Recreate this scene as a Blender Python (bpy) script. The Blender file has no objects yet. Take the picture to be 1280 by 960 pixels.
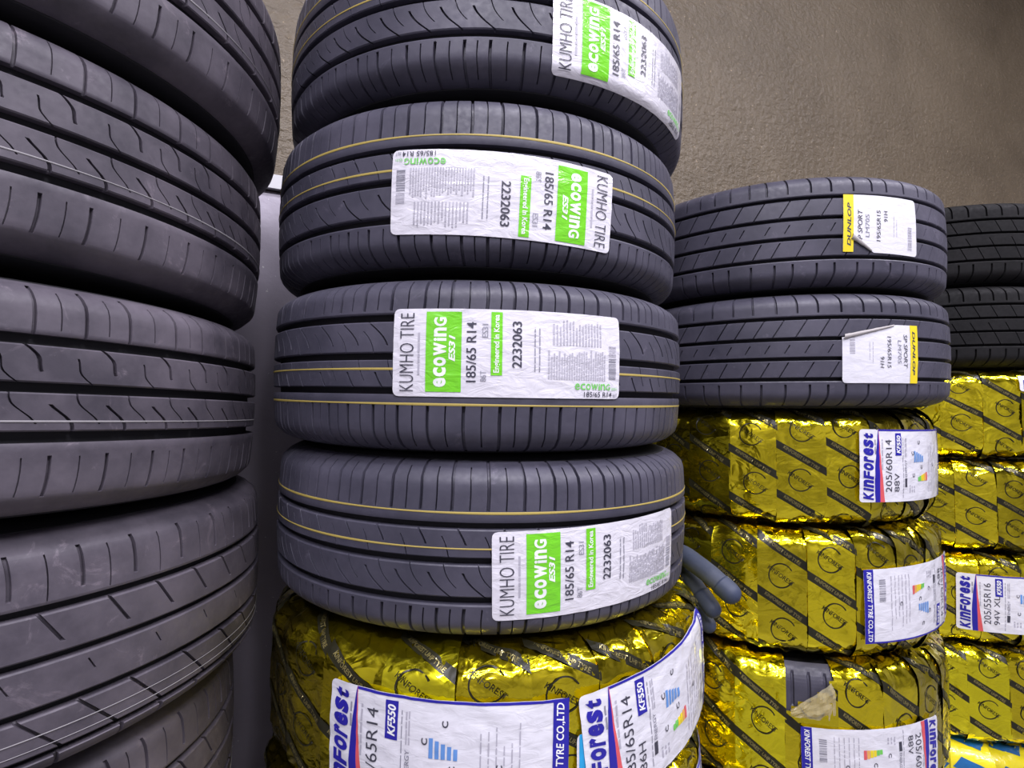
import bpy, bmesh, math, random
from mathutils import Vector, Matrix, noise
from math import sin, cos, pi, radians, sqrt

# ------------------------------------------------------------------ camera, world, lights, exposure
FLOOR = -0.955                     # all heights below are written relative to the lens, then lifted by EYE
EYE = -FLOOR
sc = bpy.context.scene
col = sc.collection
cam_d = bpy.data.cameras.new('camera')
cam_d.sensor_width = 36.0
cam_d.lens = 692.0 / 1280.0 * 36.0
cam_d.clip_start = 0.02
cam = bpy.data.objects.new('camera', cam_d)
cam.location = (0, 0, EYE)
cam.rotation_euler = (radians(90 + 2.2), 0, 0)
col.objects.link(cam)
sc.camera = cam

world = bpy.data.worlds.new('world')
sc.world = world
world.use_nodes = True
bg = world.node_tree.nodes['Background']
bg.inputs['Color'].default_value = (0.80, 0.78, 1.0, 1)
bg.inputs['Strength'].default_value = 0.10

def area_light(name, loc, rot, sx, sy, power, color):
    d = bpy.data.lights.new(name, 'AREA')
    d.shape = 'RECTANGLE'
    d.size = sx
    d.size_y = sy
    d.energy = power
    d.color = color
    o = bpy.data.objects.new(name, d)
    o.location = loc
    o.rotation_euler = rot
    col.objects.link(o)
    return o

# fluorescent battens under the shop ceiling; last one added to brighten back wall's right
LAMP = (0.93, 0.90, 1.0)
for lx, ly, pw in ((0.20, -0.35, 34), (1.95, 0.40, 38), (-0.35, -1.7, 72), (1.35, -1.2, 72), (3.3, 0.75, 34)):
    area_light('ceiling_and_fill_light', (lx, ly, 3.2), (0, 0, math.atan2(0.446, 0.895)), 1.25, 0.26, pw, LAMP)

sc.view_settings.view_transform = 'Standard'
sc.view_settings.look = 'None'
sc.view_settings.gamma = 1.0
sc.view_settings.use_curve_mapping = False
sc.view_settings.exposure = 0.32

random.seed(7)

# ------------------------------------------------------------------ materials
def new_mat(name):
    m = bpy.data.materials.new(name)
    m.use_nodes = True
    nt = m.node_tree
    b = nt.nodes['Principled BSDF']
    return m, nt, b

def simple(name, color, rough=0.5, metal=0.0, spec=0.5, coat=0.0):
    m, nt, b = new_mat(name)
    b.inputs['Base Color'].default_value = (*color, 1)
    b.inputs['Roughness'].default_value = rough
    b.inputs['Metallic'].default_value = metal
    b.inputs['Specular IOR Level'].default_value = spec
    b.inputs['Coat Weight'].default_value = coat
    b.inputs['Coat Roughness'].default_value = 0.15
    return m

def node(nt, typ, **kw):
    n = nt.nodes.new(typ)
    for k, v in kw.items():
        setattr(n, k, v)
    return n

def ramp(nt, pts):
    n = nt.nodes.new('ShaderNodeValToRGB')
    e = n.color_ramp.elements
    while len(e) < len(pts):
        e.new(0.5)
    for el, (p, c) in zip(e, pts):
        el.position = p
        el.color = (*c, 1)
    return n

def rubber(name, dark, dust, rough=0.5, spec=0.45, dusty=0.5):
    m, nt, b = new_mat(name)
    tc = node(nt, 'ShaderNodeTexCoord')
    n1 = node(nt, 'ShaderNodeTexNoise')
    n1.inputs['Scale'].default_value = 9
    n1.inputs['Detail'].default_value = 6
    n1.inputs['Roughness'].default_value = 0.65
    n2 = node(nt, 'ShaderNodeTexNoise')
    n2.inputs['Scale'].default_value = 160
    n2.inputs['Detail'].default_value = 3
    nt.links.new(tc.outputs['Object'], n1.inputs['Vector'])
    nt.links.new(tc.outputs['Object'], n2.inputs['Vector'])
    r = ramp(nt, [(0.38, dark), (0.38 + 0.5 / max(dusty, 0.1) * 0.5, dust)])
    nt.links.new(n1.outputs['Fac'], r.inputs['Fac'])
    n3 = node(nt, 'ShaderNodeTexNoise')
    n3.inputs['Scale'].default_value = 22
    n3.inputs['Detail'].default_value = 7
    n3.inputs['Roughness'].default_value = 0.75
    n3.inputs['Distortion'].default_value = 0.8
    nt.links.new(tc.outputs['Object'], n3.inputs['Vector'])
    sc_ = ramp(nt, [(0.60, (0, 0, 0)), (0.78, (.55, .55, .55))])
    nt.links.new(n3.outputs['Fac'], sc_.inputs['Fac'])
    mxs = node(nt, 'ShaderNodeMix', data_type='RGBA')
    nt.links.new(sc_.outputs['Color'], mxs.inputs[0])
    nt.links.new(r.outputs['Color'], mxs.inputs[6])
    mxs.inputs[7].default_value = (dust[0] * 2.4, dust[1] * 2.3, dust[2] * 2.2, 1)
    nt.links.new(mxs.outputs[2], b.inputs['Base Color'])
    rr = ramp(nt, [(0.3, (rough - .08,) * 3), (0.7, (rough + .12,) * 3)])
    nt.links.new(n2.outputs['Fac'], rr.inputs['Fac'])
    nt.links.new(rr.outputs['Color'], b.inputs['Roughness'])
    bp = node(nt, 'ShaderNodeBump')
    bp.inputs['Strength'].default_value = 0.25
    bp.inputs['Distance'].default_value = 0.0006
    nt.links.new(n2.outputs['Fac'], bp.inputs['Height'])
    nt.links.new(bp.outputs['Normal'], b.inputs['Normal'])
    b.inputs['Specular IOR Level'].default_value = spec
    return m

M = {}
M['rubber'] = rubber('black_rubber', (0.042, 0.041, 0.060), (0.094, 0.089, 0.122))
M['rubber_dusty'] = rubber('dusty_black_rubber', (0.046, 0.041, 0.054), (0.130, 0.114, 0.138), 0.55, 0.4, 0.7)
M['rubber_shaded'] = rubber('shade_darkened_rubber', (0.008, 0.008, 0.0085), (0.016, 0.015, 0.016), 0.75, 0.2)  # base colour darkened to put the far right shade into the rubber
M['groove'] = simple('groove_rubber', (0.016, 0.016, 0.019), 0.7, 0, 0.3)
M['yellow_paint'] = simple('yellow_tread_paint', (0.40, 0.31, 0.075), 0.6)
M['white_paint'] = simple('pale_tread_paint', (0.26, 0.25, 0.26), 0.6)

def paper_mat(name, color, rough=0.28, strength=0.42):
    m, nt, b = new_mat(name)
    b.inputs['Base Color'].default_value = (*color, 1)
    b.inputs['Roughness'].default_value = rough
    b.inputs['Coat Weight'].default_value = 0.7
    b.inputs['Coat Roughness'].default_value = 0.12
    tc = node(nt, 'ShaderNodeTexCoord')
    mp = node(nt, 'ShaderNodeMapping')
    mp.inputs['Scale'].default_value = (38, 38, 90)
    n = node(nt, 'ShaderNodeTexNoise')
    n.inputs['Scale'].default_value = 1.0
    n.inputs['Detail'].default_value = 3
    n.inputs['Distortion'].default_value = 1.4
    bp = node(nt, 'ShaderNodeBump')
    bp.inputs['Strength'].default_value = strength
    bp.inputs['Distance'].default_value = 0.003
    nt.links.new(tc.outputs['Object'], mp.inputs['Vector'])
    nt.links.new(mp.outputs['Vector'], n.inputs['Vector'])
    nt.links.new(n.outputs['Fac'], bp.inputs['Height'])
    nt.links.new(bp.outputs['Normal'], b.inputs['Normal'])
    nt.links.new(bp.outputs['Normal'], b.inputs['Coat Normal'])
    return m
M['paper'] = paper_mat('glossy_white_label_paper', (0.68, 0.67, 0.72))
M['paper_matt'] = paper_mat('plain_white_label_paper', (0.70, 0.70, 0.75), 0.45, 0.25)
M['paper_back'] = simple('grey_paper_back', (0.36, 0.34, 0.33), 0.5)
M['green'] = paper_mat('green_label_ink', (0.16, 0.60, 0.015), 0.3)
M['ink'] = simple('dark_label_ink', (0.045, 0.045, 0.065), 0.4)
M['ink_grey'] = simple('grey_label_ink', (0.26, 0.26, 0.31), 0.4)
M['ink_pale'] = simple('pale_grey_label_ink', (0.42, 0.41, 0.47), 0.4)
M['ink_white'] = simple('white_label_ink', (0.80, 0.82, 0.80), 0.35)
M['ink_blue'] = simple('deep_blue_label_ink', (0.018, 0.014, 0.30), 0.35)
M['ink_red'] = simple('coral_red_label_ink', (0.66, 0.10, 0.11), 0.35)
M['ink_green'] = simple('green_lettering_ink', (0.16, 0.56, 0.10), 0.4)
M['ink_yellow'] = simple('yellow_label_ink', (0.78, 0.62, 0.02), 0.4)
M['ink_orange'] = simple('orange_label_ink', (0.75, 0.38, 0.10), 0.4)
M['ink_sky'] = simple('sky_blue_label_ink', (0.12, 0.28, 0.62), 0.4)
M['ink_cyan'] = simple('cyan_label_ink', (0.02, 0.34, 0.66), 0.4)

def film_mat(name, base, metal, rough, strength=0.6):
    m, nt, b = new_mat(name)
    b.inputs['Metallic'].default_value = metal
    tc = node(nt, 'ShaderNodeTexCoord')
    oi = node(nt, 'ShaderNodeObjectInfo')
    ad = node(nt, 'ShaderNodeVectorMath', operation='ADD')
    sca = node(nt, 'ShaderNodeVectorMath', operation='SCALE')
    sca.inputs[0].default_value = (13.1, 7.7, 3.3)
    nt.links.new(oi.outputs['Random'], sca.inputs['Scale'])
    nt.links.new(tc.outputs['Object'], ad.inputs[0])
    nt.links.new(sca.outputs[0], ad.inputs[1])
    mp = node(nt, 'ShaderNodeMapping')
    mp.inputs['Rotation'].default_value = (0.35, 0.6, 0)
    mp.inputs['Scale'].default_value = (26, 26, 34)
    nt.links.new(ad.outputs[0], mp.inputs['Vector'])
    n = node(nt, 'ShaderNodeTexNoise')
    n.inputs['Scale'].default_value = 1.0
    n.inputs['Detail'].default_value = 2.0
    n.inputs['Distortion'].default_value = 1.2
    nt.links.new(mp.outputs['Vector'], n.inputs['Vector'])
    v = node(nt, 'ShaderNodeTexVoronoi')
    v.inputs['Scale'].default_value = 0.9
    nt.links.new(mp.outputs['Vector'], v.inputs['Vector'])
    mix = node(nt, 'ShaderNodeMath', operation='ADD')
    nt.links.new(n.outputs['Fac'], mix.inputs[0])
    mul = node(nt, 'ShaderNodeMath', operation='MULTIPLY')
    mul.inputs[1].default_value = 0.55
    nt.links.new(v.outputs['Distance'], mul.inputs[0])
    nt.links.new(mul.outputs[0], mix.inputs[1])
    bp = node(nt, 'ShaderNodeBump')
    bp.inputs['Strength'].default_value = strength
    bp.inputs['Distance'].default_value = 0.006
    nt.links.new(mix.outputs[0], bp.inputs['Height'])
    nt.links.new(bp.outputs['Normal'], b.inputs['Normal'])
    hv = node(nt, 'ShaderNodeHueSaturation')
    hv.inputs['Color'].default_value = (*base, 1)
    mr = node(nt, 'ShaderNodeMapRange')
    mr.inputs['To Min'].default_value = 0.75
    mr.inputs['To Max'].default_value = 1.15
    nt.links.new(oi.outputs['Random'], mr.inputs['Value'])
    nt.links.new(mr.outputs[0], hv.inputs['Value'])
    nt.links.new(hv.outputs['Color'], b.inputs['Base Color'])
    b.inputs['Roughness'].default_value = rough
    b.inputs['Coat Weight'].default_value = 0.4
    b.inputs['Coat Roughness'].default_value = 0.05
    nt.links.new(bp.outputs['Normal'], b.inputs['Coat Normal'])
    return m
M['film'] = film_mat('gold_foil_film', (0.95, 0.80, 0.015), 1.0, 0.15, 0.5)
M['film_print'] = film_mat('black_film_print', (0.016, 0.015, 0.007), 0.0, 0.38, 0.4)
M['film_print'].node_tree.nodes['Principled BSDF'].inputs['Coat Weight'].default_value = 0.05
M['film_print'].node_tree.nodes['Principled BSDF'].inputs['Specular IOR Level'].default_value = 0.3
M['film_letter'] = film_mat('gold_film_lettering', (0.26, 0.22, 0.08), 0.6, 0.3, 0.4)
M['yellow_film'] = film_mat('yellow_plastic_film', (0.78, 0.66, 0.02), 0.0, 0.25, 0.35)
M['blue_film'] = film_mat('blue_plastic_film_print', (0.012, 0.12, 0.34), 0.0, 0.3, 0.3)
M['white_film'] = film_mat('white_plastic_film_print', (0.75, 0.76, 0.78), 0.0, 0.25, 0.3)

def clear_film():
    m, nt, b = new_mat('clear_crumpled_film')
    out = nt.nodes['Material Output']
    b.inputs['Base Color'].default_value = (0.62, 0.56, 0.36, 1)
    b.inputs['Roughness'].default_value = 0.15
    b.inputs['Coat Weight'].default_value = 0.6
    tr = node(nt, 'ShaderNodeBsdfTransparent')
    tr.inputs['Color'].default_value = (0.9, 0.85, 0.6, 1)
    mx = node(nt, 'ShaderNodeMixShader')
    mx.inputs[0].default_value = 0.42
    nt.links.new(tr.outputs[0], mx.inputs[1])
    nt.links.new(b.outputs[0], mx.inputs[2])
    nt.links.new(mx.outputs[0], out.inputs['Surface'])
    return m
M['clear_film'] = clear_film()

def wall_mat(name, c0, c1, scale, bump, dist, speck):
    m, nt, b = new_mat(name)
    tc = node(nt, 'ShaderNodeTexCoord')
    n1 = node(nt, 'ShaderNodeTexNoise')
    n1.inputs['Scale'].default_value = 2.2
    n1.inputs['Detail'].default_value = 8
    n1.inputs['Roughness'].default_value = 0.7
    nt.links.new(tc.outputs['Object'], n1.inputs['Vector'])
    r = ramp(nt, [(0.32, c0), (0.68, c1)])
    nt.links.new(n1.outputs['Fac'], r.inputs['Fac'])
    n2 = node(nt, 'ShaderNodeTexNoise')
    n2.inputs['Scale'].default_value = scale
    n2.inputs['Detail'].default_value = 5
    n2.inputs['Roughness'].default_value = 0.6
    mp = node(nt, 'ShaderNodeMapping')
    mp.inputs['Scale'].default_value = (0.9, 1, 1.25)
    nt.links.new(tc.outputs['Object'], mp.inputs['Vector'])
    nt.links.new(mp.outputs['Vector'], n2.inputs['Vector'])
    n3 = node(nt, 'ShaderNodeTexNoise')
    n3.inputs['Scale'].default_value = scale * 2.1
    n3.inputs['Detail'].default_value = 2
    nt.links.new(tc.outputs['Object'], n3.inputs['Vector'])
    sp = ramp(nt, [(speck, (0, 0, 0)), (speck + 0.05, (1, 1, 1))])
    nt.links.new(n3.outputs['Fac'], sp.inputs['Fac'])
    mx = node(nt, 'ShaderNodeMix', data_type='RGBA')
    nt.links.new(sp.outputs['Color'], mx.inputs[0])
    nt.links.new(r.outputs['Color'], mx.inputs[6])
    mx.inputs[7].default_value = (min(c1[0] * 2.2, .8), min(c1[1] * 2.2, .8), min(c1[2] * 2.3, .8), 1)
    nt.links.new(mx.outputs[2], b.inputs['Base Color'])
    bp = node(nt, 'ShaderNodeBump')
    bp.inputs['Strength'].default_value = bump
    bp.inputs['Distance'].default_value = dist
    nt.links.new(n2.outputs['Fac'], bp.inputs['Height'])
    nt.links.new(bp.outputs['Normal'], b.inputs['Normal'])
    b.inputs['Roughness'].default_value = 0.42
    b.inputs['Specular IOR Level'].default_value = 0.6
    return m
M['plaster'] = wall_mat('rough_brown_plaster', (0.098, 0.073, 0.041), (0.160, 0.124, 0.076), 48, 0.8, 0.010, 0.67)
M['dado'] = wall_mat('smooth_grey_paint', (0.40, 0.365, 0.43), (0.48, 0.44, 0.53), 70, 0.25, 0.003, 0.73)
M['concrete'] = wall_mat('grey_concrete', (0.13, 0.125, 0.13), (0.20, 0.19, 0.195), 40, 0.3, 0.004, 0.75)
M['pale_wall'] = simple('pale_wall_paint', (0.27, 0.26, 0.28), 0.7)
M['white_plastic'] = simple('white_plastic', (0.62, 0.62, 0.64), 0.4)
M['glove'] = rubber('grey_blue_glove_knit', (0.042, 0.052, 0.080), (0.085, 0.094, 0.125), 0.65, 0.25)
M['glove_tip'] = simple('blue_glove_coating', (0.035, 0.047, 0.085), 0.6)

# ------------------------------------------------------------------ mesh helpers
class MB:
    def __init__(s):
        s.v = []; s.f = []; s.m = []
    def add(s, verts, faces, mi=0):
        o = len(s.v)
        s.v += [tuple(p) for p in verts]
        s.f += [tuple(i + o for i in f) for f in faces]
        s.m += [mi] * len(faces)
    def mesh(s, name, mats, smooth=True):
        me = bpy.data.meshes.new(name)
        me.from_pydata(s.v, [], s.f)
        for m in mats:
            me.materials.append(m)
        me.polygons.foreach_set('material_index', s.m)
        me.polygons.foreach_set('use_smooth', [smooth] * len(s.f))
        me.update()
        return me

def obj(name, me, parent=None):
    o = bpy.data.objects.new(name, me)
    col.objects.link(o)
    if parent:
        o.parent = parent
    return o

def tag(o, label, cat, group=None):
    o['label'] = label
    o['category'] = cat
    if group:
        o['group'] = group
    return o

def grid_faces(nu, nv, closed_u=False):
    F = []
    for i in range(nu if closed_u else nu - 1):
        for j in range(nv - 1):
            a = i * nv + j
            b = ((i + 1) % nu) * nv + j
            F.append((a, b, b + 1, a + 1))
    return F

def cyl(r, phi, h):              # phi = 0 faces the camera side (-Y), growing to the right
    return (r * sin(phi), -r * cos(phi), h)

# ------------------------------------------------------------------ setting
NX, NY = -0.446, 0.895                       # wall normal pointing away from the lens
TX, TY = 0.895, 0.446                        # along the wall
WALL = 1.205
def wall_box(name, s0, s1, z0, z1, d0, d1, mat, kind='structure'):
    mb = MB()
    P = []
    for d in (d0, d1):
        for s, z in ((s0, z0), (s1, z0), (s1, z1), (s0, z1)):
            P.append((s, d, z))
    mb.add(P, [(0, 1, 2, 3), (7, 6, 5, 4), (0, 4, 5, 1), (1, 5, 6, 2), (2, 6, 7, 3), (3, 7, 4, 0)])
    o = obj(name, mb.mesh(name, [mat], False))
    o.location = (NX * WALL, NY * WALL, 0)
    o.rotation_euler = (0, 0, math.atan2(TY, TX))
    o['kind'] = kind
    return o
DADO = EYE + 0.43
wall_box('wall_back', -2.0, 5.0, DADO, 3.4, 0.0, 0.15, M['plaster'])
wall_box('wall_back_lower', -2.0, 5.0, 0.0, DADO, -0.004, 0.15, M['dado'])
wall_box('wall_left', -2.15, -2.0, 0.0, 3.4, -4.4, 0.15, M['pale_wall'])
wall_box('wall_right', 5.0, 5.15, 0.0, 3.4, -4.4, 0.15, M['pale_wall'])
wall_box('wall_front', -2.15, 5.15, 0.0, 3.4, -4.55, -4.4, M['pale_wall'])
wall_box('ceiling', -2.15, 5.15, 3.4, 3.5, -4.55, 0.15, M['pale_wall'])
wall_box('trim_1', -2.0, 5.0, DADO + 0.004, DADO + 0.032, -0.016, 0.0, M['white_plastic'])
wall_box('floor', -2.15, 5.15, -0.1, 0.0, -4.55, 0.15, M['concrete'])

# ------------------------------------------------------------------ bare tyres
def env_tyre(R, W, h):
    ah = abs(h)
    ht = 0.36 * W
    r = R - 0.003 * min(ah / ht, 1) ** 2
    if ah > ht:
        a = W / 2 - ht
        x = min((ah - ht) / a, 1)
        r -= 0.060 * (1 - sqrt(max(0, 1 - x * x)))
    return r

def casing_mesh(name, R, W, tread_end, mat):
    P = []
    def half(sg):
        pts = [(0, R - .009)]
        n = 10
        for i in range(1, n + 1):
            h = tread_end * i / n
            pts.append((h, env_tyre(R, W, h) - (.009 if i < n else .008)))
        k = 10
        for i in range(k + 1):
            h = tread_end + (W / 2 - tread_end) * sin(i / k * pi / 2)
            pts.append((h, env_tyre(R, W, h) - .0006))
        rs = R - .063
        pts += [(W / 2 - .0005, rs - .012), (W / 2 - .003, rs - .022), (W / 2 - .0035, rs - .024), (W / 2 - .005, rs - .034),
                (W / 2 - .016, .205), (W / 2 - .026, .188), (W / 2 - .034, .181), (W / 2 - .044, .180), (W / 2 - .046, .19),
                (W / 2 - .022, .235), (W / 2 - .012, rs), (W / 2 - .03, R - .028), (0, R - .022)]
        return [(sg * h, r) for h, r in pts]
    up = half(1); dn = half(-1)
    loop = dn[::-1][:-1] + up            # inner centre ... outer centre ... inner centre
    loop = loop[:-1]
    n = 96
    mb = MB()
    V = []
    for i in range(n):
        a = 2 * pi * i / n
        for h, r in loop:
            V.append(cyl(r, a, h))
    m = len(loop)
    F = []
    for i in range(n):
        for j in range(m):
            a = i * m + j; b = ((i + 1) % n) * m + j
            c = ((i + 1) % n) * m + (j + 1) % m; d = i * m + (j + 1) % m
            F.append((a, b, c, d))
    mb.add(V, F)
    return mb.mesh(name, [mat])

def rib_mesh(name, R, W, h0, h1, mat, pitch_n=64, skew=lambda t: 0.0, sipes=((0.0, .0026, .006, 0, 1),), seed=1, depth=.0085, gmat=None):
    """h0 > h1 : rib from h0 (top) down to h1. sipes: (place in pitch, width, depth, t from, t to)"""
    rnd = random.Random(seed)
    mult = [rnd.choice((.86, 1.0, 1.14)) for _ in range(pitch_n)]
    tot = sum(mult)
    ts = sorted(set([0, .04, .12, .25, .38, .5, .62, .75, .88, .96, 1] + [s[3] for s in sipes] + [s[4] for s in sipes]
                    + [max(0, s[3] - .01) for s in sipes] + [min(1, s[4] + .01) for s in sipes]))
    nrow = len(ts) + 2
    V = []
    cols = 0
    a0 = 0.0
    for k in range(pitch_n):
        da = 2 * pi * mult[k] / tot
        marks = []
        for (pl, w, d, t0, t1) in sorted(sipes):
            c = a0 + pl * da
            ww = w / R / 2
            marks += [(c - ww * 1.25, 0, t0, t1), (c - ww * .75, d, t0, t1), (c + ww * .75, d, t0, t1), (c + ww * 1.25, 0, t0, t1)]
        nxt = a0 + da
        last = marks[-1][0] if marks else a0
        mid = (last + nxt + (sorted(sipes)[0][0] * da - .004)) / 2
        marks.append((mid, 0, 0, 0))
        for (a, d, t0, t1) in marks:
            ring = []
            for t in ts:
                h = h0 + (h1 - h0) * t
                edge = min(t, 1 - t)
                r = env_tyre(R, W, h) - (0.0010 if edge == 0 else 0.0)
                if d and t0 <= t <= t1:
                    r -= d
                ring.append(cyl(r, a + skew(t) / R, h))
            top = cyl(env_tyre(R, W, h0) - depth, a + skew(0) / R, h0)
            bot = cyl(env_tyre(R, W, h1) - depth, a + skew(1) / R, h1)
            V += [top] + ring + [bot]
            cols += 1
        a0 += da
    mb = MB()
    mb.add(V, grid_faces(cols, nrow, True))
    me = mb.mesh(name, [mat], True)
    me.set_sharp_from_angle(angle=radians(32))
    return me

def stripe_mesh(name, R, W, h, w, mat):
    n = 180
    mb = MB()
    V = []
    for i in range(n):
        a = 2 * pi * i / n
        ww = w * (1 + .25 * sin(7 * a + h * 900))
        for k, hh in enumerate((h + ww / 2, h, h - ww / 2)):
            V.append(cyl(env_tyre(R, W, hh) + (.0007 if k == 1 else .0002), a, hh))
    mb.add(V, grid_faces(n, 3, True))
    return mb.mesh(name, [mat])

def sk(d, curve=0.0):
    return lambda t: d * (t - .5) + curve * sin(pi * t)
def skS(d, w):
    return lambda t: d * (t - .5) + w * sin(2 * pi * t)

KIND = {}
def make_kind(key, R, W, mat, te, ribs, stripes):
    parts = [('casing', casing_mesh('casing', R, W, te, M['groove'] if mat is not M['rubber_shaded'] else mat))]
    for i, rb in enumerate(ribs):
        nm = 'shoulder_rib' if i in (0, len(ribs) - 1) else 'tread_rib'
        parts.append((nm, rib_mesh(nm, R, W, rb[0], rb[1], mat, seed=3 + i, **rb[2])))
    for nm, h, w, m in stripes:
        parts.append((nm, stripe_mesh(nm, R, W, h, w, m)))
    KIND[key] = (R, W, parts)

# fresh touring tyres of the centre stack: two shoulders, two middle ribs, two yellow lines
sh = dict(pitch_n=56, skew=sk(.000, .0015), sipes=((0.0, .0030, .006, .0, .81), (0.5, .0013, .005, .10, .80)))
sh2 = dict(pitch_n=56, skew=sk(.000, -.0015), sipes=((0.0, .0030, .006, .10, 1), (0.5, .0013, .005, .12, .9)))
KR, KW = .2995, .1950
make_kind('touring', KR, KW, M['rubber'], .093, [
    (.0930, .0325, sh),
    (.0255, -.0035, dict(pitch_n=46, skew=sk(.012, .002), sipes=((0.0, .0020, .005, 0, .55), (0.5, .0010, .004, .25, 1)))),
    (-.0110, -.0440, dict(pitch_n=46, skew=sk(.026, -.006), sipes=((0.0, .0022, .005, .25, 1), (0.5, .0011, .004, 0, .7)))),
    (-.0520, -.0930, sh2)],
    [('yellow_stripe', .0425, .0022, M['yellow_paint']), ('yellow_stripe', .0060, .0020, M['yellow_paint'])])
# dusty tyres of the left stack
LR, LW = .317, .1985
make_kind('dusty', LR, LW, M['rubber_dusty'], .094, [
    (.0940, .0500, dict(pitch_n=48, skew=sk(.004, .002), sipes=((0.0, .0024, .004, .12, 1), (0.5, .0009, .002, .2, .9)))),
    (.0415, .0120, dict(pitch_n=44, skew=skS(.020, .003), sipes=((0.0, .0024, .005, 0, .7), (0.5, .0013, .004, .3, 1)))),
    (.0040, -.0265, dict(pitch_n=44, skew=skS(.018, -.003), sipes=((0.0, .0024, .005, .3, 1), (0.5, .0013, .004, 0, .8)))),
    (-.0355, -.0940, dict(pitch_n=48, skew=sk(-.006, .003), sipes=((0.0, .0024, .004, .18, .72), (0.5, .0009, .002, .2, .7))))],
    [('white_stripe', -.0185, .0013, M['white_paint'])])
QR, QW = .317, .2130
make_kind('worn', QR, QW, M['rubber_dusty'], .101, [
    (.1010, .0440, dict(pitch_n=46, skew=sk(.006, .003), sipes=((0.0, .0028, .004, .25, .85), (0.5, .0010, .003, .3, .95)))),
    (.0370, .0030, dict(pitch_n=40, skew=sk(.022), sipes=((0.0, .0026, .005, 0, .75),))),
    (-.0035, -.0370, dict(pitch_n=40, skew=sk(.018), sipes=((0.0, .0012, .003, .2, .5),))),
    (-.0440, -.0760, dict(pitch_n=40, skew=sk(.030), sipes=((0.0, .0030, .005, 0, 1),))),
    (-.0820, -.1010, dict(pitch_n=46, skew=sk(.004), sipes=((0.0, .0030, .005, 0, 1),)))],
    [('white_stripe', -.0600, .0008, M['white_paint']), ('white_stripe', -.0700, .0007, M['white_paint'])])
DR, DW = .3175, .1990
dsh = dict(pitch_n=62, skew=sk(.003, .0015), sipes=((0.0, .0030, .006, .0, .86),))
dsh2 = dict(pitch_n=62, skew=sk(-.003, .0015), sipes=((0.0, .0030, .006, .14, 1),))
make_kind('five_rib', DR, DW, M['rubber'], .0945, [
    (.0945, .0545, dsh),
    (.0485, .0195, dict(pitch_n=58, skew=sk(-.018), sipes=((0.0, .0020, .005, 0, 1),))),
    (.0135, -.0135, dict(pitch_n=58, skew=sk(-.016), sipes=((0.0, .0018, .004, .25, .75),))),
    (-.0195, -.0475, dict(pitch_n=58, skew=sk(-.016), sipes=((0.0, .0018, .005, .1, 1),))),
    (-.0535, -.0945, dsh2)], [])
FR, FW = .305, .1890
make_kind('shaded', FR, FW, M['rubber_shaded'], .0895, [
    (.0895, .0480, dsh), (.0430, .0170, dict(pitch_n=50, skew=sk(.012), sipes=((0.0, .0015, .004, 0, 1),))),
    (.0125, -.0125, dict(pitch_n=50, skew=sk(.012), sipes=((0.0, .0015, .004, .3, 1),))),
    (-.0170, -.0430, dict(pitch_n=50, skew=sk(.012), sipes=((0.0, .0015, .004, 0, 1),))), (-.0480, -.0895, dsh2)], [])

def tyre_root(name, c, tilt, W, label, group, cat='tyre'):
    """Empty at the tyre's base centre. c = tyre centre relative to the lens."""
    o = bpy.data.objects.new(name, None)
    o.empty_display_size = .05
    col.objects.link(o)
    o.rotation_euler = (radians(tilt[0]), radians(tilt[1]), 0)
    Rm = o.rotation_euler.to_matrix()
    o.location = Vector((c[0], c[1], c[2] + EYE)) - Rm @ Vector((0, 0, W / 2))
    tag(o, label, cat, group)
    return o

def bare_tyre(kind, c, tilt, label, group, flip=False, spin=0.0):
    R, W, parts = KIND[kind]
    root = tyre_root('tyre', c, tilt, W, label, group)
    for nm, me in parts:
        p = obj(nm, me, root)
        p.location = (0, 0, W / 2)
        p.rotation_euler = (pi if flip else 0, 0, spin)
    return root, (lambda h: env_tyre(R, W, h)), R, W

# ------------------------------------------------------------------ lettering
_tc = {}
def text_mesh(s, bold=0.0, shear=0.0):
    key = (s, bold, shear)
    if key in _tc:
        return _tc[key]
    cu = bpy.data.curves.new('lettering', 'FONT')
    cu.body = s
    cu.size = 1.0
    cu.resolution_u = 3
    cu.offset = bold
    cu.shear = shear
    cu.fill_mode = 'BOTH'
    to = bpy.data.objects.new('lettering', cu)
    col.objects.link(to)
    bpy.context.view_layer.update()
    dg = bpy.context.evaluated_depsgraph_get()
    ev = to.evaluated_get(dg)
    me = ev.to_mesh()
    V = [(v.co.x, v.co.y) for v in me.vertices]
    F = [tuple(p.vertices) for p in me.polygons]
    ev.to_mesh_clear()
    bpy.data.objects.remove(to)
    bpy.data.curves.remove(cu)
    x0 = min(v[0] for v in V); x1 = max(v[0] for v in V)
    y0 = min(v[1] for v in V); y1 = max(v[1] for v in V)
    V = [((x - x0) / (x1 - x0), (y - y0) / (y1 - y0)) for x, y in V]
    _tc[key] = (V, F)
    return _tc[key]

def unicase(glyphs, bold=0.0, shear=0.0, gap=.12):
    """lettering whose small letters stand as tall as the capitals"""
    V, F, x = [], [], 0.0
    for g in glyphs:
        w = {'i': .30, 'r': .62, 't': .62, 'w': 1.25}.get(g, .85)
        gv, gf = text_mesh(g, bold)
        o = len(V)
        V += [(x + w * a + shear * b, b) for a, b in gv]
        F += [tuple(k + o for k in f) for f in gf]
        x += w + gap
    m = max(v[0] for v in V)
    return [(a / m, b) for a, b in V], F

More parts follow.
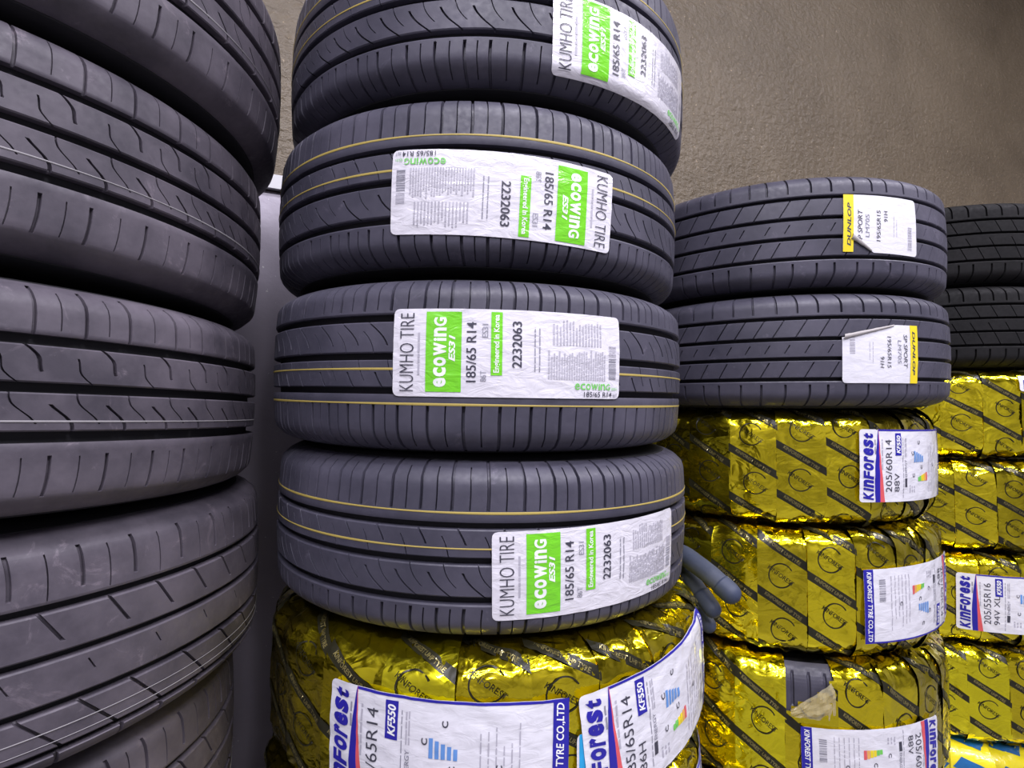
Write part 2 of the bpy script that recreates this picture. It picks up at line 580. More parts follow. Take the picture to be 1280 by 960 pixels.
class Sheet:
    """flat artwork in metres (u right, v up), collected per ink, later wrapped on a tyre"""
    def __init__(s, w, h):
        s.w, s.h = w, h
        s.ink = {}
    def _mb(s, ink):
        return s.ink.setdefault(ink, [[], []])
    def poly(s, ink, V, F, layer=1):
        L = s._mb((ink, layer))
        o = len(L[0])
        L[0].extend(V)
        L[1].extend(tuple(i + o for i in f) for f in F)
    def text(s, ink, t, u0, v0, u1, v1, rot=0, bold=0.0, shear=0.0, layer=2):
        V, F = unicase(t, bold, shear) if isinstance(t, tuple) else text_mesh(t, bold, shear)
        out = []
        for x, y in V:
            if rot == 90:
                p = (1 - y, x)
            elif rot == -90:
                p = (y, 1 - x)
            elif rot == 180:
                p = (1 - x, 1 - y)
            else:
                p = (x, y)
            out.append(((u0 + (u1 - u0) * p[0]) * s.w, (v0 + (v1 - v0) * p[1]) * s.h))
        s.poly(ink, out, F, layer)
    def rect(s, ink, u0, v0, u1, v1, layer=1, step=.004):
        nu = max(2, int((u1 - u0) * s.w / step) + 2)
        nv = max(2, int((v1 - v0) * s.h / step) + 2)
        V = [((u0 + (u1 - u0) * i / (nu - 1)) * s.w, (v0 + (v1 - v0) * j / (nv - 1)) * s.h) for i in range(nu) for j in range(nv)]
        s.poly(ink, V, grid_faces(nu, nv), layer)
    def dashes(s, ink, u0, v0, u1, v1, n, along='v', seed=0, fill=.45):
        """fine print too small to read: short runs of type"""
        rnd = random.Random(seed)
        for k in range(n):
            if along == 'v':
                a = u0 + (u1 - u0) * (k + .5 * (1 - fill)) / n
                b = a + (u1 - u0) / n * fill
                t = v0
                end = v1 - rnd.random() * .3 * (v1 - v0)
                while t < end:
                    ln = rnd.uniform(.04, .12)
                    s.rect(ink, a, t, b, min(t + ln, end), 1, .02)
                    t += ln + .015
            else:
                a = v0 + (v1 - v0) * (k + .5 * (1 - fill)) / n
                b = a + (v1 - v0) / n * fill
                t = u0
                end = u1 - rnd.random() * .3 * (u1 - u0)
                while t < end:
                    ln = rnd.uniform(.015, .045)
                    s.rect(ink, t, a, min(t + ln, end), b, 1, .02)
                    t += ln + .006
    def bars(s, ink, u0, v0, u1, v1, seed=0, along='v'):
        rnd = random.Random(seed)
        t = 0.0
        while t < 1:
            w = rnd.choice((.02, .035, .05))
            if along == 'v':
                s.rect(ink, u0, v0 + (v1 - v0) * t, u1, v0 + (v1 - v0) * min(1, t + w), 1, .02)
            else:
                s.rect(ink, u0 + (u1 - u0) * t, v0, u0 + (u1 - u0) * min(1, t + w), v1, 1, .02)
            t += w + rnd.choice((.02, .035, .05))

INK_NAMES = {'green': 'green_panel', 'ink': 'dark_lettering', 'ink_grey': 'grey_print', 'ink_pale': 'pale_fine_print', 'ink_white': 'white_lettering',
             'ink_blue': 'blue_print', 'ink_red': 'red_swoosh', 'ink_green': 'green_lettering', 'ink_yellow': 'yellow_band', 'ink_orange': 'orange_bar',
             'ink_sky': 'sky_blue_bars', 'ink_cyan': 'cyan_strip'}

def stick(sheet, root, env, R, W, phi0, hc, rot=0.0, turn=False, seed=1, lift=.0012, wr=.0006, paper='paper', cut=None, label=None, curl=0.0):
    """wrap a sheet on the tyre: phi0 = angle (deg) of its left edge, hc = height of its centre line"""
    w, h = sheet.w, sheet.h
    cr, sr = cos(rot), sin(rot)
    def place(u, v, off):
        nz = noise.noise(Vector((u * 55 + seed * 9.1, v * 70, seed * 3.3))) * .6 + noise.noise(Vector((u * 130 + seed, v * 150, seed))) * .3
        if turn:
            u, v = w - u, h - v
        x = u - w / 2; y = v - h / 2
        X = x * cr - y * sr; Y = x * sr + y * cr
        hh = hc + Y
        ph = radians(phi0) + (X + w / 2) / R
        rr = env(hh) + lift + wr * nz + off
        edge = max(0.0, abs(x) / (w / 2) - .9) * 10
        rr += curl * edge * edge
        return cyl(rr, ph, hh + W / 2)
    nu, nv = int(w / .0035) + 2, int(h / .0035) + 2
    V = []
    for i in range(nu):
        for j in range(nv):
            u = w * i / (nu - 1); v = h * j / (nv - 1)
            # rounded corners and slightly ragged edge
            rc = .006
            du = max(rc - u, u - (w - rc), 0); dv = max(rc - v, v - (h - rc), 0)
            if du > 0 and dv > 0:
                l = sqrt(du * du + dv * dv)
                if l > rc:
                    f = rc / l
                    u = (rc - du * f) if u < w / 2 else (w - rc + du * f)
                    v = (rc - dv * f) if v < h / 2 else (h - rc + dv * f)
            if cut:
                u, v = cut(u, v)
            V.append((u, v))
    F = grid_faces(nu, nv)
    n = len(V)
    mb = MB()
    mb.add([place(u, v, 0) for u, v in V] , F)
    mb.add([place(u, v, -.0004) for u, v in V], [f[::-1] for f in F])
    lab = obj('label', mb.mesh('label', [M[paper]]), root)
    if label:
        lab['label'] = label
    for (ink, layer), (PV, PF) in sheet.ink.items():
        m2 = MB()
        pv = [cut(u, v) if cut else (u, v) for u, v in PV]
        m2.add([place(u, v, .00025 + .00022 * layer) for u, v in pv], PF)
        pr = obj(INK_NAMES.get(ink, 'print'), m2.mesh(INK_NAMES.get(ink, 'print'), [M[ink]]), lab)
        if len(PF) > 400 or ink not in ('green', 'ink_yellow', 'ink_cyan'):
            pr['kind'] = 'stuff'
    return lab, place

def eco_sheet():
    s = Sheet(.256, .0915)
    s.text('ink', 'KUMHO TIRE', .030, .06, .090, .95, 90, -.012)
    s.dashes('ink_pale', .104, .25, .118, .92, 1, 'v', 2, .6)
    s.rect('green', .140, .055, .285, .965)
    s.text('ink_white', tuple('ecowinG'), .172, .11, .224, .90, 90, .035)
    s.text('ink_white', 'ES31', .234, .40, .260, .70, 90, .03, .25)
    s.text('ink', '185/65 R14', .305, .17, .345, .85, 90, .006)
    s.text('ink_grey', '86T', .362, .18, .386, .30, 90)
    s.text('ink_grey', 'ES31', .368, .68, .392, .83, 90)
    s.rect('green', .404, .25, .450, .97)
    s.text('ink_white', 'Engineered in Korea', .414, .28, .444, .94, 90, .02)
    s.text('ink', '2232063', .490, .34, .530, .87, 90, .012)
    s.dashes('ink_grey', .575, .30, .615, .85, 2, 'v', 3, .25)
    s.dashes('ink_pale', .640, .22, .920, .58, 24, 'v', 4, .55)
    s.dashes('ink_pale', .660, .62, .900, .92, 16, 'v', 5, .45)
    s.bars('ink_grey', .938, .24, .978, .49, 6)
    s.bars('ink_pale', .938, .51, .978, .64, 7)
    s.text('ink_green', tuple('ecowinG'), .765, .105, .945, .180, 0, .008)
    s.text('ink_green', 'ES31', .955, .105, .985, .135, 0)
    s.text('ink', '185/65 R14', .810, .022, .955, .082, 0, .006)
    s.text('ink_grey', '86T', .962, .022, .987, .062, 0)
    return s

def kin_sheet(size, load):
    s = Sheet(.253, .122)
    s.text('ink_blue', tuple('KinForest'), .025, .03, .098, .95, 90, .045, .22)
    s.dashes('ink_grey', .106, .66, .117, .93, 1, 'v', 6, .7)
    n = 16
    L, A, B = [], [], []
    for k in range(n + 1):
        v = k / n
        q = (1 - v)
        L.append((.137 - .036 * sin(q * pi * .62) + .010 * q * q, v))
        A.append((.139 + .012 * q * q, v))
        B.append((.141 + .046 * q ** 1.6, v))
    for ink, E0, E1 in (('ink_blue', L, A), ('ink_red', A, B)):
        V = []
        for k in range(n + 1):
            for j in range(3):
                f = j / 2
                V.append(((E0[k][0] + (E1[k][0] - E0[k][0]) * f) * s.w, E0[k][1] * s.h))
        s.poly(ink, V, grid_faces(n + 1, 3))
    s.dashes('ink_pale', .158, .45, .172, .9, 1, 'v', 3, .6)
    s.text('ink', size, .190, .14, .240, .86, 90, -.004)
    s.text('ink', load, .262, .14, .304, .14 + .085 * len(load), 90, -.004)
    s.rect('ink_blue', .272, .64, .326, .95)
    s.text('ink_white', 'KF550', .282, .67, .316, .92, 90, .03, .2)
    s.dashes('ink_grey', .338, .05, .348, .95, 1, 'v', 4, .4)
    s.rect('ink', .356, .20, .378, .32)
    s.text('ink_grey', 'ENERGY', .358, .34, .377, .58, 90, .01)
    s.dashes('ink_pale', .357, .62, .380, .90, 2, 'v', 8, .5)
    for k, ink in enumerate(('ink_green', 'ink_green', 'ink_yellow', 'ink_yellow', 'ink_orange', 'ink_red')):
        s.rect(ink, .500 + .021 * k, .27, .519 + .021 * k, .33 + .012 * k)
    for k in range(5):
        s.rect('ink_sky', .455 + .024 * k, .54, .471 + .024 * k, .70 - .018 * k)
    for u, v in ((.715, .46), (.535, .44), (.435, .33), (.425, .64), (.505, .79)):
        s.text('ink', 'C', u, v, u + .024, v + .055, 90, .02)
    s.dashes('ink_pale', .400, .12, .470, .24, 3, 'v', 9, .4)
    s.dashes('ink_pale', .640, .10, .820, .90, 6, 'v', 10, .16)
    s.bars('ink_grey', .850, .14, .895, .44, 5)
    s.rect('ink_blue', .935, .0, 1.0, 1.0)
    s.rect('ink_blue', .140, .978, .935, 1.0)
    s.text('ink_white', 'KINFOREST TYRE CO.,LTD', .948, .03, .985, .97, 90, .02, .2)
    return s

def dun_sheet():
    # drawn with the yellow band on the left, type running upwards
    s = Sheet(.139, .096)
    s.rect('ink_yellow', .0, .0, .12, 1.0)
    s.text('ink', 'DUNLOP', .045, .10, .090, .86, 90, .03, .2)
    s.text('ink', 'SP SPORT', .170, .16, .225, .74, 90, .0, .2)
    s.text('ink_grey', 'LM705', .262, .26, .312, .66, 90, .0, .1)
    s.text('ink', '195/65R15', .405, .20, .455, .74, 90, .0, .1)
    s.text('ink', '91H', .500, .55, .550, .74, 90, .0, .1)
    s.dashes('ink_pale', .62, .3, .70, .7, 2, 'v', 4, .15)
    s.bars('ink_pale', .855, .10, .915, .52, 4)
    return s

# ------------------------------------------------------------------ centre stack of bare tyres
eco = eco_sheet()
gK = 'black tyres with green and white labels'
lK = 'wrinkled white label with a green panel and size lettering'
t, env, R, W = bare_tyre('touring', (-.036, .883, .4515), (-.1, .7), 'topmost black tyre of the centre stack, cut by the picture top, label at its right', gK, False, .3)
stick(eco, t, env, R, W, 15.8, -.036, radians(0.5), False, 1, label=lK)
t, env, R, W = bare_tyre('touring', (-.050, .882, .2500), (.4, .9), 'second black tyre of the centre stack, its green and white label upside down', gK, False, 1.1)
stick(eco, t, env, R, W, -15.6, -.022, radians(-1.6), True, 2, wr=.0011, label=lK)
t, env, R, W = bare_tyre('touring', (-.049, .870, .0480), (1.0, .95), 'third black tyre of the centre stack, upright label centred, yellow lines below the label', gK, True, 2.3)
stick(eco, t, env, R, W, -14.6, .0115, radians(0.1), False, 3, wr=.0009, label=lK)
t, env, R, W = bare_tyre('touring', (-.043, .874, -.1490), (.9, 1.3), 'lowest bare tyre of the centre stack, resting on gold wrapped tyre, label at right', gK, False, .9)
stick(eco, t, env, R, W, 4.4, -.0185, radians(1.6), False, 4, wr=.0009, label=lK)

# ------------------------------------------------------------------ left stack
gL = 'dusty black tyres of the left stack'
bare_tyre('dusty', (-.613, .629, .4140), (-2.6, 1.0), 'topmost dusty black tyre at upper left, underside of its tread in shadow', gL, False, .4)
bare_tyre('dusty', (-.634, .621, .2110), (-2.5, .85), 'dusty black tyre with pale line, second from top of the left stack', gL, False, 1.7)
bare_tyre('dusty', (-.633, .611, .0070), (-1.1, 1.0), 'dusty black tyre with level grooves, third from top of the left stack', gL, False, 2.9)
bare_tyre('worn', (-.638, .640, -.2020), (.9, .4), 'wider scuffed black tyre with four narrow grooves, fourth in the left stack', gL, False, .2)
bare_tyre('worn', (-.668, .640, -.4170), (.2, .0), 'dark tyre at lower left edge, set back under the scuffed wide tyre', gL, False, 1.2)
bare_tyre('worn', (-.655, .640, -.6315), (0, 0), 'second lowest tyre of the left stack, mostly under the picture edge', gL, False, 2.2)
bare_tyre('worn', (-.645, .640, -.8475), (0, 0), 'tyre on the floor at the base of the left stack', gL, False, 3.2)

# ------------------------------------------------------------------ right stack, two bare tyres
gD = 'black five rib tyres with yellow and white labels'
dun = dun_sheet()
t, env, R, W = bare_tyre('five_rib', (.567, 1.224, .2990), (.5, 0), 'upper black tyre of the right stack, torn label with yellow band at left', gD, False, .1)
def cut1(u, v):                       # lower left corner folded away
    lim = .030 - u * .62
    if .017 < u < .050 and v < lim + .008:
        v = max(v, .022 - (u - .017) * .62)
    return (u - (.004 * (v / .096 - .5) if u > .12 else 0), v)
lab, pl = stick(dun, t, env, R, W, -3.3, .004, radians(-1.5), False, 5, paper='paper_matt', cut=cut1, label='white label with yellow band, lower corner crumpled')
def crumple(name, pl, p0, p1, wid, parent, seed, mat):
    mb = MB()
    V = []
    n, m = 14, 9
    for i in range(n):
        f = i / (n - 1)
        u = p0[0] + (p1[0] - p0[0]) * f; v = p0[1] + (p1[1] - p0[1]) * f
        rad = wid * (.35 + .65 * (1 - f)) * (1 + .25 * noise.noise(Vector((f * 9, seed, 0))))
        for j in range(m):
            a = -pi * .1 + pi * 1.3 * j / (m - 1)
            V.append(pl(u + rad * cos(a) * .35, v + rad * cos(a), .0006 + rad * max(0, sin(a)) * .8 + .0006 * noise.noise(Vector((f * 20, j, seed)))))
    mb.add(V, grid_faces(n, m))
    return obj(name, mb.mesh(name, [mat]), parent)
crumple('folded_corner', pl, (.014, .026), (.048, .003), .0045, lab, 2, M['paper_back'])
t, env, R, W = bare_tyre('five_rib', (.564, 1.219, .0970), (.7, -.1), 'lower black tyre of the right stack, label with rolled corner, yellow band at right', gD, False, 1.3)
def cut2(u, v):                       # sheet is turned: its lower right corner shows at the upper left
    lim = .0215 * max(0, (u - .045)) / .094
    return (u, max(v, lim))
lab, pl = stick(dun, t, env, R, W, -4.4, -.009, radians(-.2), True, 6, paper='paper_matt', cut=cut2, label='white label with yellow band, one corner rolled back')
crumple('rolled_corner', pl, (.137, .0205), (.050, .001), .0045, lab, 4, M['paper_back'])

# ------------------------------------------------------------------ far right stack, two bare tyres in shade
gF = 'dark tyres in the shade at far right'
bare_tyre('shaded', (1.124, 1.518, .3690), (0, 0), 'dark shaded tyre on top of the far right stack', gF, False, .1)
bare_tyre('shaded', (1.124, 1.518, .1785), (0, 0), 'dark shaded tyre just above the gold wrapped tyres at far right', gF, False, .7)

# ------------------------------------------------------------------ film wrapped tyres
GR, GW = .305, .20                     # nominal size of the wrapped tyre; copies are scaled to fit
def gold_profile():
    P = [(GR, 0.0)]
    for i in range(1, 5):
        P.append((GR - .0015 * (i / 4) ** 2, .062 * i / 4))
    a, b = GW / 2 - .062, .052
    for i in range(1, 13):
        q = i / 12 * pi / 2
        P.append((GR - .0015 - b * (1 - cos(q)), .062 + a * sin(q)))
    P += [(.235, GW / 2 - .0005), (.222, GW / 2 - .001), (.205, GW / 2 - .006), (.190, GW / 2 - .018), (.182, GW / 2 - .036), (.180, .03), (.180, 0.0)]
    L = [0.0]
    for p, q in zip(P, P[1:]):
        L.append(L[-1] + sqrt((p[0] - q[0]) ** 2 + (p[1] - q[1]) ** 2))
    return P, L
GP, GL = gold_profile()
LMAX = GL[-1]
def gprof(l):
    s = 1 if l >= 0 else -1
    l = min(abs(l), LMAX - 1e-6)
    for i in range(len(GL) - 1):
        if l <= GL[i + 1]:
            f = (l - GL[i]) / (GL[i + 1] - GL[i])
            r = GP[i][0] + (GP[i + 1][0] - GP[i][0]) * f
            h = GP[i][1] + (GP[i + 1][1] - GP[i][1]) * f
            dr = GP[i + 1][0] - GP[i][0]; dh = GP[i + 1][1] - GP[i][1]
            n = sqrt(dr * dr + dh * dh)
            return r, s * h, dh / n, -s * dr / n        # normal (outward r, h)
def env_gold(R, W):
    tab = []
    for i in range(401):
        l = LMAX * .62 * i / 400
        r, h, _, _ = gprof(l)
        tab.append((h * W / GW, r * R / GR))
    def env(h):
        ah = abs(h)
        if ah >= W / 2 - .004:
            ah = W / 2 - .004
        for (h0, r0), (h1, r1) in zip(tab, tab[1:]):
            if h1 >= ah:
                f = (ah - h0) / max(h1 - h0, 1e-9)
                return r0 + (r1 - r0) * f
        return tab[-1][1]
    return env

NSTRIP = 25
DA = 2 * pi / NSTRIP
def strip_surf(seed):
    tiltk = random.Random(seed * 17).uniform(-.0042, .0042)
    def surf(u, l, off=0.0):
        """u metres across the strip (from its middle), l metres along the wrap from the equator"""
        r, h, nr, nh = gprof(l)
        a = u / GR
        e = abs(l)
        side = min(max((e - .045) / .05, 0), 1)
        w = noise.noise(Vector((u * 45 + seed * 7.7 + l * 12, l * 16, seed * 2.1)))
        w2 = noise.noise(Vector((u * 120 - l * 40, l * 30 + seed * 5.3, seed)))
        w3 = 1 - 2 * abs(noise.noise(Vector((u * 60 + l * 22, l * 26 - seed * 4.4, seed * 1.7))))
        d = .0026 * w + .0006 * w2 + side * (.0030 * w + .0012 * w2) + (.0008 + .0016 * side) * w3
        d += .0010 * (.5 - u / (DA * GR)) + tiltk * u / (DA * GR) + off - .0010 + .0012 * (2 * u / (DA * GR)) ** 2
        rr = r + nr * d
        return cyl(max(rr, .17), a, h + nh * min(d, .0015 + off) if abs(h) > GW / 2 - .004 else h + nh * d)
    return surf

def strip_mesh(name, seed, kind='gold', hole=None):
    surf = strip_surf(seed)
    hw = DA * GR / 2 * 1.03
    mb = MB()
    nu, nl = 9, 73
    V = []
    ls = [-LMAX + 2 * LMAX * j / (nl - 1) for j in range(nl)]
    for i in range(nu):
        u = -hw + 2 * hw * i / (nu - 1)
        for l in ls:
            V.append(surf(u, l))
    F = grid_faces(nu, nl)
    if hole:
        keep = []
        for f in F:
            i = f[0] // nl; j = f[0] % nl
            u = -hw + 2 * hw * (i + .5) / (nu - 1); l = (ls[j] + ls[min(j + 1, nl - 1)]) / 2
            if not hole(u / hw, l):
                keep.append(f)
        F = keep
    mb.add(V, F, 0)
    rnd = random.Random(seed)
    lim = .150
    def decal(pts_fn, n, m, mi):
        pts = [pts_fn(i / (n - 1), j / (m - 1)) for i in range(n) for j in range(m)]
        fs = grid_faces(n, m)
        if hole:
            fs = [f for f in fs if not any(hole(pts[k][0] / hw, pts[k][1]) for k in f)]
        mb.add([surf(min(max(u, -hw), hw), l, .0007) for u, l in pts], fs, mi)
    if kind == 'gold':
        period = .084
        ph = rnd.uniform(0, period)
        k0 = int(-lim / period) - 1
        for k in range(k0, -k0 + 1):
            lc = k * period + ph
            if abs(lc) > lim - .03:
                continue
            # diagonal bar across the strip, falling to the right
            def bar(a, b, lc=lc):
                u = -hw + 2 * hw * a
                return (u, lc + .021 - .046 * a + (.5 - b) * .0140)
            decal(bar, 14, 3, 1)
            # thin keyline above the bar
            V2, F2 = text_mesh('KINFOREST UHP TYRE', .02)
            ca, sa = cos(-.58), sin(-.58)
            pts = []
            for x, y in V2:
                X = (x - .5) * .066; Y = (y - .5) * .0055
                pts.append((X * ca - Y * sa, lc - .002 + X * sa + Y * ca))
            if not hole:
                mb.add([surf(u, l, .0012) for u, l in pts], F2, 2)
            # ring with lettering between the bars
            cu, cl = rnd.uniform(-.006, .006), lc - period / 2 + .002
            if abs(cl) > lim - .03:
                continue
            def ring(a, b, cu=cu, cl=cl):
                q = .5 + a * 5.3
                rr = .0178 + .0018 * b
                return (cu + rr * cos(q), cl + rr * sin(q))
            decal(ring, 28, 2, 1)
            V3, F3 = text_mesh('KINFOREST', -.005)
            pts = []
            for x, y in V3:
                X = (x - .5) * .046; Y = (y - .5) * .0070
                pts.append((cu + X * ca - Y * sa, cl + X * sa + Y * ca))
            if not hole:
                mb.add([surf(min(max(u, -hw), hw), l, .0007) for u, l in pts], F3, 1)
    else:
        for k in range(-3, 4):
            lc = k * .058 + rnd.uniform(-.004, .004)
            def bar(a, b, lc=lc):
                u = -hw * .70 + 1.40 * hw * a
                return (u + (.5 - b) * .016, lc + .008 - .016 * a + (.5 - b) * .022)
            decal(bar, 12, 4, 1)
    mats = [M['film'], M['film_print'], M['film_letter']] if kind == 'gold' else [M['yellow_film'], M['blue_film'], M['white_film']]
    return mb.mesh(name, mats)

GOLD_STRIPS = [strip_mesh('film_strip', s) for s in range(1, 8)]
YELLOW_STRIPS = [strip_mesh('film_strip', s, 'yellow') for s in (21, 22, 23)]
INNER = casing_mesh('casing', .293, .186, .088, M['rubber_shaded'])

def wrapped_tyre(c, R, W, label, group, tilt=(0, 0), spin=0.0, strips=None, special=None, seed=1, name='wrapped_tyre'):
    strips = strips or GOLD_STRIPS
    root = tyre_root(name, c, tilt, W, label, group)
    rnd = random.Random(seed)
    sx, sz = R / GR, (W - .005) / GW
    ca = obj('casing', INNER, root)
    ca.location = (0, 0, W / 2)
    ca.scale = (sx, sx, sz)
    last = None
    for k in range(NSTRIP):
        me = rnd.choice([m for m in strips if m is not last])
        last = me
        if special and k in special:
            me = special[k]
        p = obj('film_strip', me, root)
        p.location = (0, 0, W / 2)
        p.rotation_euler = (0, 0, spin + k * DA)
        p.scale = (sx, sx, sz)
    return root, env_gold(R, W), R, W

gG = 'tyres wrapped in printed gold film'
# centre stack, under the bare tyres
t, env, R, W = wrapped_tyre((-.035, .866, -.3430), .306, .190, 'gold film wrapped tyre under the centre stack, two blue and white labels side by side', gG, (.3, .3), .05, seed=2)
kin14 = kin_sheet('185/65R14', '86H')
lkin = 'white label with blue lettering and a blue and red swoosh'
stick(kin14, t, env, R, W, -30.3, -.0075, radians(-1.2), False, 11, lift=.0054, wr=.0016, paper='paper_matt', label=lkin)
sl = Sheet(.012, .085)
sl.rect('ink_cyan', .2, .0, .8, 1.0)
stick(sl, t, env, R, W, 18.9, -.030, 0, False, 12, lift=.0048, wr=.0006, paper='paper_matt', label='cyan edged strip of an older label')
stick(kin14, t, env, R, W, 20.2, .0035, radians(6.5), False, 13, lift=.0064, wr=.0016, paper='paper_matt', label=lkin)
t, env, R, W = wrapped_tyre((-.040, .866, -.5240), .307, .172, 'gold film wrapped tyre at bottom edge of centre stack, below the two labelled sides', gG, (0, 0), .12, seed=3)
stick(kin14, t, env, R, W, 55.0, .0, 0, False, 14, lift=.0056, wr=.0014, paper='paper_matt', label=lkin)
wrapped_tyre((-.038, .866, -.6960), .305, .172, 'second lowest gold wrapped tyre of the centre stack, under the picture edge', gG, (0, 0), .2, seed=4)
wrapped_tyre((-.035, .866, -.8685), .305, .173, 'gold wrapped tyre on the floor at the base of the centre stack', gG, (0, 0), .1, seed=5)
# right stack
t, env, R, W = wrapped_tyre((.560, 1.237, -.1055), .302, .205, 'gold wrapped tyre directly under the two bare tyres of the right stack', gG, (.3, .2), .02, seed=6)
kin205 = kin_sheet('205/60R14', '88V')
stick(kin205, t, env, R, W, 4.0, .0040, radians(-1), False, 15, lift=.0056, wr=.0014, paper='paper_matt', label=lkin)
t, env, R, W = wrapped_tyre((.566, 1.240, -.3190), .306, .222, 'gold wrapped tyre second in the right stack, blue edged label turned around', gG, (.1, .3), .15, seed=7)
stick(kin205, t, env, R, W, 3.2, -.012, radians(1), True, 16, lift=.0056, wr=.0014, paper='paper_matt', label=lkin)
HOLE_SPIN = radians(-13.2)
def hole_fn(u, l):
    return l > .030 + .022 * (u + 1) and .030 < l < .128 and -.95 < u < .95 - max(0, (.085 - l) * 9)
HS = strip_mesh('film_strip', 31, 'gold', hole_fn)
t, env, R, W = wrapped_tyre((.567, 1.240, -.5500), .310, .240, 'gold wrapped tyre third in the right stack, film torn open showing black rubber', gG, (0, .3), HOLE_SPIN, None, {0: HS}, seed=8)
stick(kin205, t, env, R, W, -16.3, -.040, radians(1.0), True, 17, lift=.0056, wr=.0014, paper='paper_matt', label=lkin)
# the bare tread seen through the tear, and the loose crumpled film at its edge
mb = MB()
V = []
sxx, szz = R / GR, W / GW
for i in range(40):
    a = radians(-20.6) + radians(14.6) * i / 39
    cut = .0035 if i % 13 in (6, 7) else 0
    for j in range(16):
        h = .030 + .080 * j / 15
        V.append(cyl(env(h) - .006 - cut * (1 if 2 < j < 13 else 0), a, h + W / 2))
mb.add(V, grid_faces(40, 16))
obj('exposed_tread', mb.mesh('exposed_tread', [M['rubber']], False), t)
mb = MB()
V = []
for i in range(15):
    a = radians(-19.0) + radians(12.5) * i / 14
    for j in range(9):
        f = j / 8
        h = .030 + .012 * f + .050 * f * (i / 14)
        V.append(cyl(env(h) + .001 + .0035 * noise.noise(Vector((i * .55, j * .6, 4.4))) + .003 * sin(f * 3), a, h + W / 2))
mb.add(V, grid_faces(15, 9))
obj('loose_film', mb.mesh('loose_film', [M['clear_film']], False), t)
wrapped_tyre((.566, 1.240, -.7410), .305, .142, 'second lowest gold wrapped tyre of the right stack, under the picture edge', gG, (0, 0), .1, seed=9)
wrapped_tyre((.566, 1.240, -.8840), .305, .142, 'gold wrapped tyre on the floor at the base of the right stack', gG, (0, 0), .2, seed=10)
# far right stack
kin16 = kin_sheet('205/55R16', '94V XL')
t, env, R, W = wrapped_tyre((1.124, 1.518, -.0185), .305, .204, 'gold wrapped tyre at far right, directly under the dark tyres', gG, (0, 0), .1, seed=11)
stick(kin16, t, env, R, W, -2.5, .028, 0, False, 18, lift=.0056, wr=.0014, paper='paper_matt', label=lkin) if False else None
sm = Sheet(.090, .034)
sm.dashes('ink_blue', .05, .15, .35, .85, 2, 'v', 5, .5)
sm.dashes('ink_grey', .4, .2, .95, .8, 3, 'u', 3, .4)
stick(sm, t, env, R, W, -2.6, .066, 0, False, 18, lift=.0056, wr=.001, paper='paper_matt', label='small white sticker')
wrapped_tyre((1.124, 1.518, -.2235), .306, .205, 'unlabelled gold wrapped tyre at far right, second below the dark tyres', gG, (0, 0), .17, seed=12)
t, env, R, W = wrapped_tyre((1.124, 1.518, -.4285), .306, .205, 'gold wrapped tyre at far right with a white label running out of the picture', gG, (0, 0), .05, seed=13)
stick(kin16, t, env, R, W, -27.2, -.0035, radians(-1), False, 19, lift=.0056, wr=.0014, paper='paper_matt', label=lkin)
wrapped_tyre((1.124, 1.518, -.6385), .306, .215, 'gold wrapped tyre at far right, resting on the yellow and blue wrapped tyre', gG, (0, 0), .21, seed=14)
wrapped_tyre((1.124, 1.518, -.8505), .308, .209, 'tyre wrapped in yellow film with blue slanted blocks, bottom right corner', None, (0, 0), .1, YELLOW_STRIPS, seed=15)

# ------------------------------------------------------------------ work glove wedged between the stacks
def tube(mb, pts, rads, n=12, mi=0):
    V = []
    for k, p in enumerate(pts):
        p = Vector(p)
        d = (Vector(pts[min(k + 1, len(pts) - 1)]) - Vector(pts[max(k - 1, 0)])).normalized()
        x = d.cross(Vector((0, 0, 1)))
        if x.length < .1:
            x = d.cross(Vector((0, 1, 0)))
        x.normalize()
        y = d.cross(x)
        for i in range(n):
            a = 2 * pi * i / n
            V.append(p + (x * cos(a) + y * sin(a)) * rads[k])
    F = []
    for k in range(len(pts) - 1):
        for i in range(n):
            F.append((k * n + i, k * n + (i + 1) % n, (k + 1) * n + (i + 1) % n, (k + 1) * n + i))
    F.append(tuple(range(n - 1, -1, -1)))
    F.append(tuple((len(pts) - 1) * n + i for i in range(n)))
    mb.add(V, F, mi)

def capsule(pts, r0, r1, steps=10):
    """resample a finger centre line with a rounded tip"""
    P, Rr = [], []
    n = len(pts) - 1
    for k in range(steps + 1):
        f = k / steps * n
        i = min(int(f), n - 1)
        q = f - i
        a, b = Vector(pts[i]), Vector(pts[i + 1])
        P.append(a + (b - a) * q)
        Rr.append(r0 + (r1 - r0) * k / steps)
    d = (P[-1] - P[-2]).normalized()
    for q in (.35, .65, .87, .98):
        P.append(P[steps] + d * r1 * q)
        Rr.append(r1 * sqrt(1 - q * q))
    return P, Rr

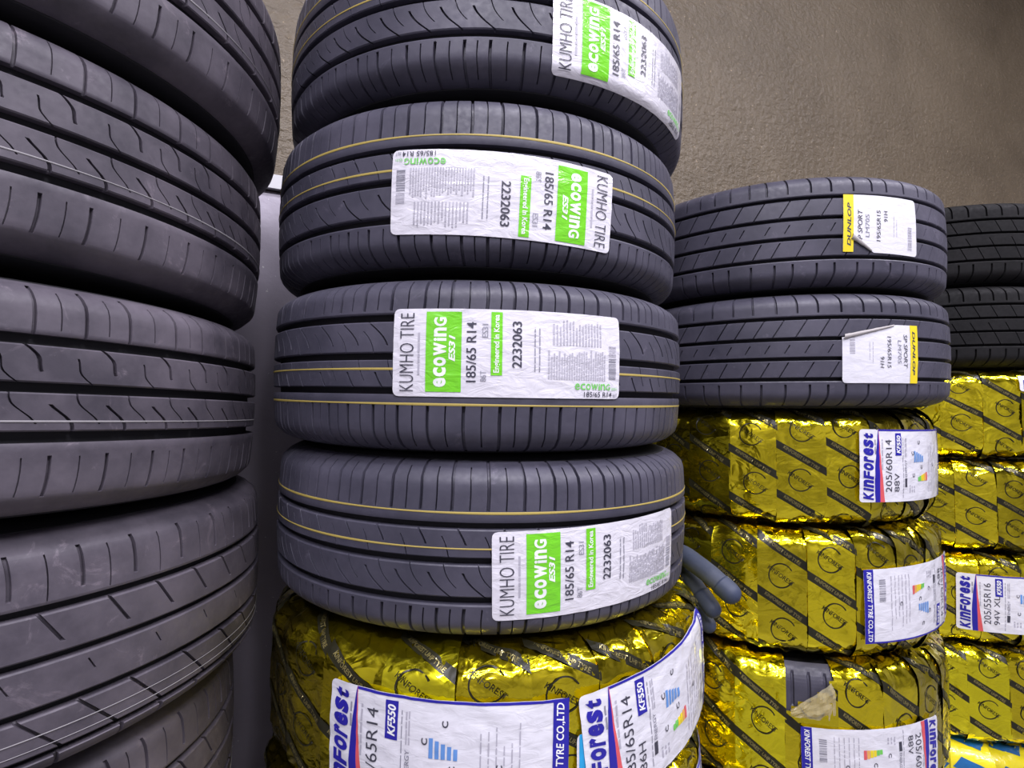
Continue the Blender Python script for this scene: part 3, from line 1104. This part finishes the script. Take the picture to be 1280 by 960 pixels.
ZG = EYE
gl_root = bpy.data.objects.new('work_glove', None)
gl_root.empty_display_size = .03
col.objects.link(gl_root)
gl_root.location = (.285, .93, ZG - .345)
tag(gl_root, 'grey blue work glove with fingers poking out beside the centre stack', 'glove')
def rel(p):
    return (p[0] - .285, p[1] - .93, p[2] + .345)
mb = MB()
fing = [
    ([(.283, .955, -.262), (.276, .905, -.240), (.300, .850, -.256), (.320, .824, -.275)], .0165, .0150),
    ([(.285, .955, -.280), (.286, .905, -.277), (.304, .853, -.309)], .0150, .0125),
    ([(.288, .960, -.298), (.296, .915, -.318), (.304, .872, -.340)], .0140, .0115),
    ([(.290, .965, -.310), (.302, .935, -.335)], .0135, .0110),
    ([(.272, .985, -.262), (.268, .960, -.236), (.272, .945, -.228)], .0140, .0115)]
for pts, r0, r1 in fing:
    P, Rr = capsule([rel(p) for p in pts], r0, r1)
    tube(mb, P, Rr)
P = [rel(p) for p in ((.285, .945, -.283), (.284, .975, -.285), (.280, 1.010, -.284), (.274, 1.040, -.280), (.268, 1.075, -.276))]
Vp = []
for p, (rx, rz) in zip(P, ((.016, .036), (.019, .042), (.019, .040), (.017, .034), (.018, .036))):
    for i in range(16):
        a = 2 * pi * i / 16
        Vp.append((p[0] + rx * cos(a), p[1], p[2] + rz * sin(a)))
Fp = [(k * 16 + i, k * 16 + (i + 1) % 16, (k + 1) * 16 + (i + 1) % 16, (k + 1) * 16 + i) for k in range(4) for i in range(16)]
Fp += [tuple(range(15, -1, -1)), tuple(64 + i for i in range(16))]
mb.add(Vp, Fp)
gm = mb.mesh('hand_piece', [M['glove']])
go = obj('hand_piece', gm, gl_root)
rm = go.modifiers.new('remesh', 'REMESH')
rm.mode = 'VOXEL'
rm.voxel_size = .0028
rm.use_smooth_shade = True
smo = go.modifiers.new('smooth', 'SMOOTH')
smo.iterations = 4
# darker dipped finger ends
for pts, r0, r1 in fing[:3]:
    a, b = Vector(rel(pts[-2])), Vector(rel(pts[-1]))
    q = .55
    P, Rr = capsule([a + (b - a) * q, b], r0 * .4 + r1 * .6 + .0006, r1 + .0008, 6)
    mb = MB()
    tube(mb, P, Rr, 16)
    obj('dipped_fingertip', mb.mesh('dipped_fingertip', [M['glove_tip']]), gl_root)
